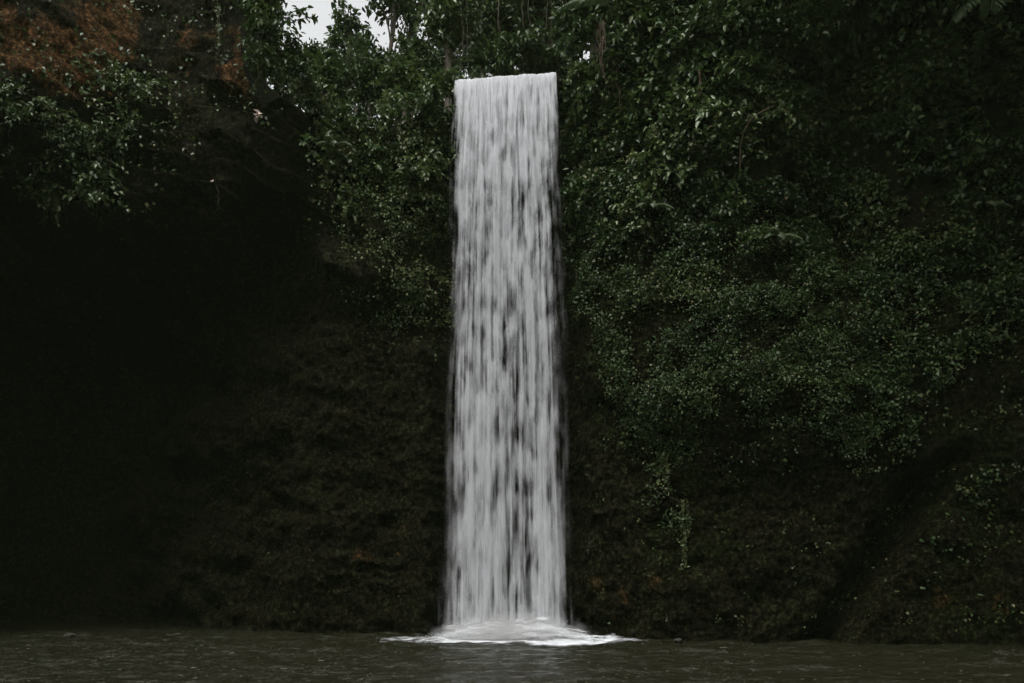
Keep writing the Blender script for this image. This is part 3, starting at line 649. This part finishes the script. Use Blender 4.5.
# ------------------------------------------------------------------ fern and palm fronds
def frond(parent, name, path, wl, lf, seed, mat=FROND):
    rng = np.random.default_rng(seed); tb = TB(); tb.add(path, np.linspace(0.03, 0.008, len(path)), 5); lb = LB()
    q = np.linspace(0.12, 1, lf); ti = np.linspace(0, 1, len(path)); pp = np.stack([np.interp(q, ti, path[:, c]) for c in range(3)], 1)
    T_ = np.gradient(pp, axis=0); T_ /= np.linalg.norm(T_, axis=1, keepdims=True); S = np.cross(T_, UP); S /= np.linalg.norm(S, axis=1, keepdims=True) + 1e-9
    for sg in (-1, 1):
        u = S * sg + T_ * 0.55 - UP * 0.35 + rnd(rng, lf) * 0.06; V, Fc = leaves(pp, u, UP + rnd(rng, lf) * 0.1 + T_ * 0.1, wl * (0.35 + np.sin(q * np.pi * 0.9) * 0.75), width=0.2, fold=0.05, droop=0.25)
        lb.add(V, Fc, rng.uniform(0.2, 1, lf))
    r_ = tb.build('midrib', STEM, parent); r_.parent = parent; lb.build(name, mat, parent)
def frond_plant(name, P0, specs, label, cat, group, seed, wl=0.5, lf=34):
    o = empty(name, P0); tag(o, label, cat, group)
    for i, (dx, dy, up_, out_) in enumerate(specs):
        t = np.linspace(0, 1, 12)[:, None]; d = np.array([dx, dy, 0.0])
        frond(o, 'frond', np.array(P0) + d * t + UP * (up_ * t - out_ * t ** 2), wl, lf, seed + i)
    return o
frond_plant('tree_fern', w3(616, 6, 28.0), [(-2.1, -0.7, 0.7, 1.3), (-1.4, -1.2, 0.9, 1.6), (1.2, -0.8, 0.8, 1.4)], 'arching tree fern at the top just right of the waterfall', 'fern', None, 501, 0.32)
frond_plant('palm', w3(345, 66, 31.5), [(0.75, -0.3, 1.7, 0.6), (-0.7, -0.3, 1.3, 0.9), (1.2, -0.2, 0.9, 0.8)], 'young pale palm rising into the sky gap', 'palm', None, 520, 0.42, 20)
frond_plant('palm', w3(785, -12, 25.2), [(-1.4, -0.6, 0.3, 1.0), (1.3, -0.7, 0.2, 0.9), (0.1, -1.2, 0.2, 1.2)], 'palm with drooping fronds at the top edge above the ivy', 'palm', None, 530, 0.5)
frond_plant('palm', w3(1000, -5, 24.0), [(-1.7, -0.5, 0.2, 1.3), (-1.0, -1.2, 0.2, 1.5), (0.8, -1.0, 0.3, 1.2)], 'dim palm hanging into the top right corner', 'palm', None, 540, 0.55)
for i, (px, py, lab) in enumerate([(770, 242, 'small pale fern sticking out of the middle of the ivy'), (980, 212, 'small dim green fern on the far right wall'), (420, 178, 'broad fern hanging in the greenery beside the waterfall'), (655, 215, 'light fern hanging low near the left of the ivy'), (328, 150, 'pale fern at the left end of the ledge')]):
    s, z = sz(px, py); P0 = wall(s, z) + wall_n(np.array([s]), np.array([z]))[0] * 0.4
    frond_plant('fern', P0, [(-0.6, -0.5, 0.3, 0.5), (0.65, -0.4, 0.3, 0.5), (0.0, -0.7, 0.3, 0.6), (-0.3, -0.5, 0.5, 0.4)], lab, 'fern', 'small ferns on the cliff', 560 + 10 * i, 0.16, 20)

# ------------------------------------------------------------------ hanging roots and vines, arching branch, leaning trunk
def vine(name, px, py0, py1, n, rad, label, mat, seed, spread=0.1, leafy=0, off=0.5, lsize=0.1, group='hanging vines on the cliff', cat='vine', Y=None):
    rng = np.random.default_rng(seed)
    if Y is None:
        s, z = sz(px, py0); Y = wall(s, z)[1] - off
    P0 = w3(px, py0, Y); o = empty(name, P0); tag(o, label, cat, group); tb = TB(); L = (py1 - py0) / F * Y; lb = LB()
    for k in range(n):
        t = np.linspace(0, 1, 24); l = L * rng.uniform(0.65, 1.05) if k else L
        path = P0 + np.stack([rng.normal() * spread + 0.10 * noise(t * 3, k + 0 * t, seed + 0 * t, 1) * t + 0.05 * noise(t * 9, k + 0 * t, seed + 0 * t, 4), rng.normal() * spread * 0.6 + 0.06 * noise(t * 3, k + 0 * t, seed + 0 * t, 2), -l * t], 1)
        tb.add(path, np.linspace(rad, rad * 0.45, 24), 5)
        if leafy:
            q = rng.uniform(0, 1, leafy); pp = np.stack([np.interp(q, t, path[:, c]) for c in range(3)], 1) + rnd(rng, leafy) * 0.04
            V, Fc = leaves(pp, rnd(rng, leafy) - UP * 0.3, UP * 0.8 - np.array([0, 0.6, 0]) + rnd(rng, leafy) * 0.4, lsize * rng.uniform(0.7, 1.3, leafy)); lb.add(V, Fc, rng.uniform(0.3, 1, leafy))
    tb.build('stem', mat, o)
    if leafy: lb.build('foliage', PALE, o)
vine('hanging_roots', 601, 22, 82, 7, .014, 'bundle of brown aerial roots hanging right of the lip', ROOT, 601, 0.10, Y=27.4, group=None, cat='roots')
vine('hanging_vine', 218, 0, 92, 2, .012, 'leafy vine dangling down the brown soil slope', STEM, 602, .04, 60, lsize=.09)
vine('hanging_vine', 131, 0, 30, 1, .012, 'short leafy vine at the top right of the orange soil', STEM, 603, .04, 26, lsize=.09)
vine('hanging_vine', 346, 185, 250, 2, .01, 'thin vine trailing below the left ledge greenery', STEM, 604, .05, 40, lsize=.1)
vine('hanging_vine', 216, 186, 214, 1, .012, 'bare dark vine hanging beneath the left ledge lip', STEM, 605, .03)
vine('hanging_vine', 617, 60, 110, 3, .014, 'pale thin liana right of the brown roots', ROOT, 606, .08)
vine('hanging_vine', 700, 70, 96, 3, .02, 'short brown root tuft among the upper shrubs', ROOT, 607, .06, off=.9)
vine('hanging_vine', 576, 268, 300, 1, .015, 'pale short root stub beside the right edge of the fall', ROOT, 608, .03)
vine('hanging_vine', 665, 455, 490, 4, .02, 'mossy root streak at the left foot of the ivy', STEM, 609, .12, 60, off=.15, lsize=.08)
vine('hanging_vine', 684, 500, 575, 3, .015, 'thin mossy vine running down the rock under the ivy', STEM, 610, .06, 60, off=.15, lsize=.08)
for i, (px, h0) in enumerate([(466, -20), (497, -30), (525, -20), (546, -30)]):
    vine('liana', px, h0, 66, 2, .014, ['thin liana above the left end of the lip', 'liana in the dark gap left of centre above the fall', 'liana in the dark gap right of centre above the fall', 'liana above the right end of the lip'][i], BARK, 620 + i, .15, Y=33.0 + i * .5, group='lianas behind the lip', cat='liana')
s, z = sz(742, 165); Pb = wall(s, z); o = empty('bare_branch', Pb); tag(o, 'thin bare branch arching out of the upper right ivy', 'branch')
t = np.linspace(0, 1, 20); Y0 = Pb[1] - 1.4; A, B = w3(740, 168, Pb[1] - 0.4), w3(776, 105, Y0)
pa = A + (B - A) * t[:, None]; pa += np.stack([-0.35 * np.sin(t * np.pi), 0 * t, 0.35 * np.sin(t * np.pi)], 1); tb = TB(); tb.add(pa, np.linspace(.022, .008, 20), 6)
tb.add(pa[12] + np.linspace(0, 1, 6)[:, None] * np.array([0.5, -0.1, 0.35]), np.linspace(.014, .006, 6), 5); tb.build('stem', ROOT, o)
# pale dead leaf cluster and white blossom on the left ledge
for i, (px, py, n, sz_, lab) in enumerate([(262, 116, 7, .22, 'pinkish dry leaf cluster lying on the left ledge'), (215, 188, 1, .16, 'single white blossom at the edge of the left ledge')]):
    s, z = sz(px, py); P0 = wall(s, z) + wall_n(np.array([s]), np.array([z]))[0] * 0.25; rng = np.random.default_rng(700 + i)
    V, Fc = leaves(P0 + rnd(rng, n) * 0.07, rnd(rng, n), UP + np.array([0, -0.8, 0]) + rnd(rng, n) * 0.3, np.full(n, sz_)); lb = LB(); lb.add(V, Fc, np.full(n, 1.0))
    o = lb.build('dry_leaf_cluster' if i == 0 else 'blossom', DRY); tag(o, lab, 'leaves' if i == 0 else 'flower')
DRY.node_tree.nodes['Color Ramp'].color_ramp.elements[2].color = (0.62, 0.5, 0.44, 1)

# ------------------------------------------------------------------ rocks at the waterline
def rock(px, Y, r, seed, label):
    nu, nv = 28, 18; a = np.linspace(0, 2 * np.pi, nu, endpoint=False)[None, :]; b = np.linspace(0.001, np.pi - 0.001, nv)[:, None]
    D = np.stack([np.sin(b) * np.cos(a), np.sin(b) * np.sin(a), np.cos(b) + 0 * a], -1)
    q = 1 + 0.38 * fbm(D[..., 0] * 1.6, D[..., 1] * 1.6, D[..., 2] * 1.6, 4, seed)
    V = D * q[..., None] * np.array([r * 1.3, r, r * 0.6])
    o = mesh_obj('rock', V.reshape(-1, 3), grid_faces(nv, nu, True), STONE); o.location = ((px - 512) / F * Y, Y, -0.08); tag(o, label, 'rock', 'rocks along the waterline')
for i, (px, Y, r, lab) in enumerate([(70, 27.9, .2, 'small wet rock at the waterline below the far left dark cave'), (678, 26.2, .16, 'rounded rock at the waterline below the thin mossy vine')]):
    rock(px, Y, r * 0.7, 800 + i, lab)

# ------------------------------------------------------------------ thin haze added to lift the blacks
bm_v = [(x, y, z) for z in (-2.5, 75) for y in (-80, 110) for x in (-90, 90)]
hz = mesh_obj('haze', bm_v, [(0, 2, 3, 1), (4, 5, 7, 6), (0, 1, 5, 4), (2, 6, 7, 3), (0, 4, 6, 2), (1, 3, 7, 5)], smooth=False)
m = bpy.data.materials.new('lift_haze'); m.use_nodes = True; t = m.node_tree; t.nodes.remove(t.nodes['Principled BSDF'])
pv = N(t, 'VolumePrincipled'); pv.inputs['Color'].default_value = (0.77, 1.0, 0.58, 1); pv.inputs['Density'].default_value = 0.00026
t.links.new(pv.outputs[0], t.nodes['Material Output'].inputs['Volume']); hz.data.materials.append(m)
tag(hz, 'thin haze added to lift the darkest tones in the gorge', None, None, 'stuff')
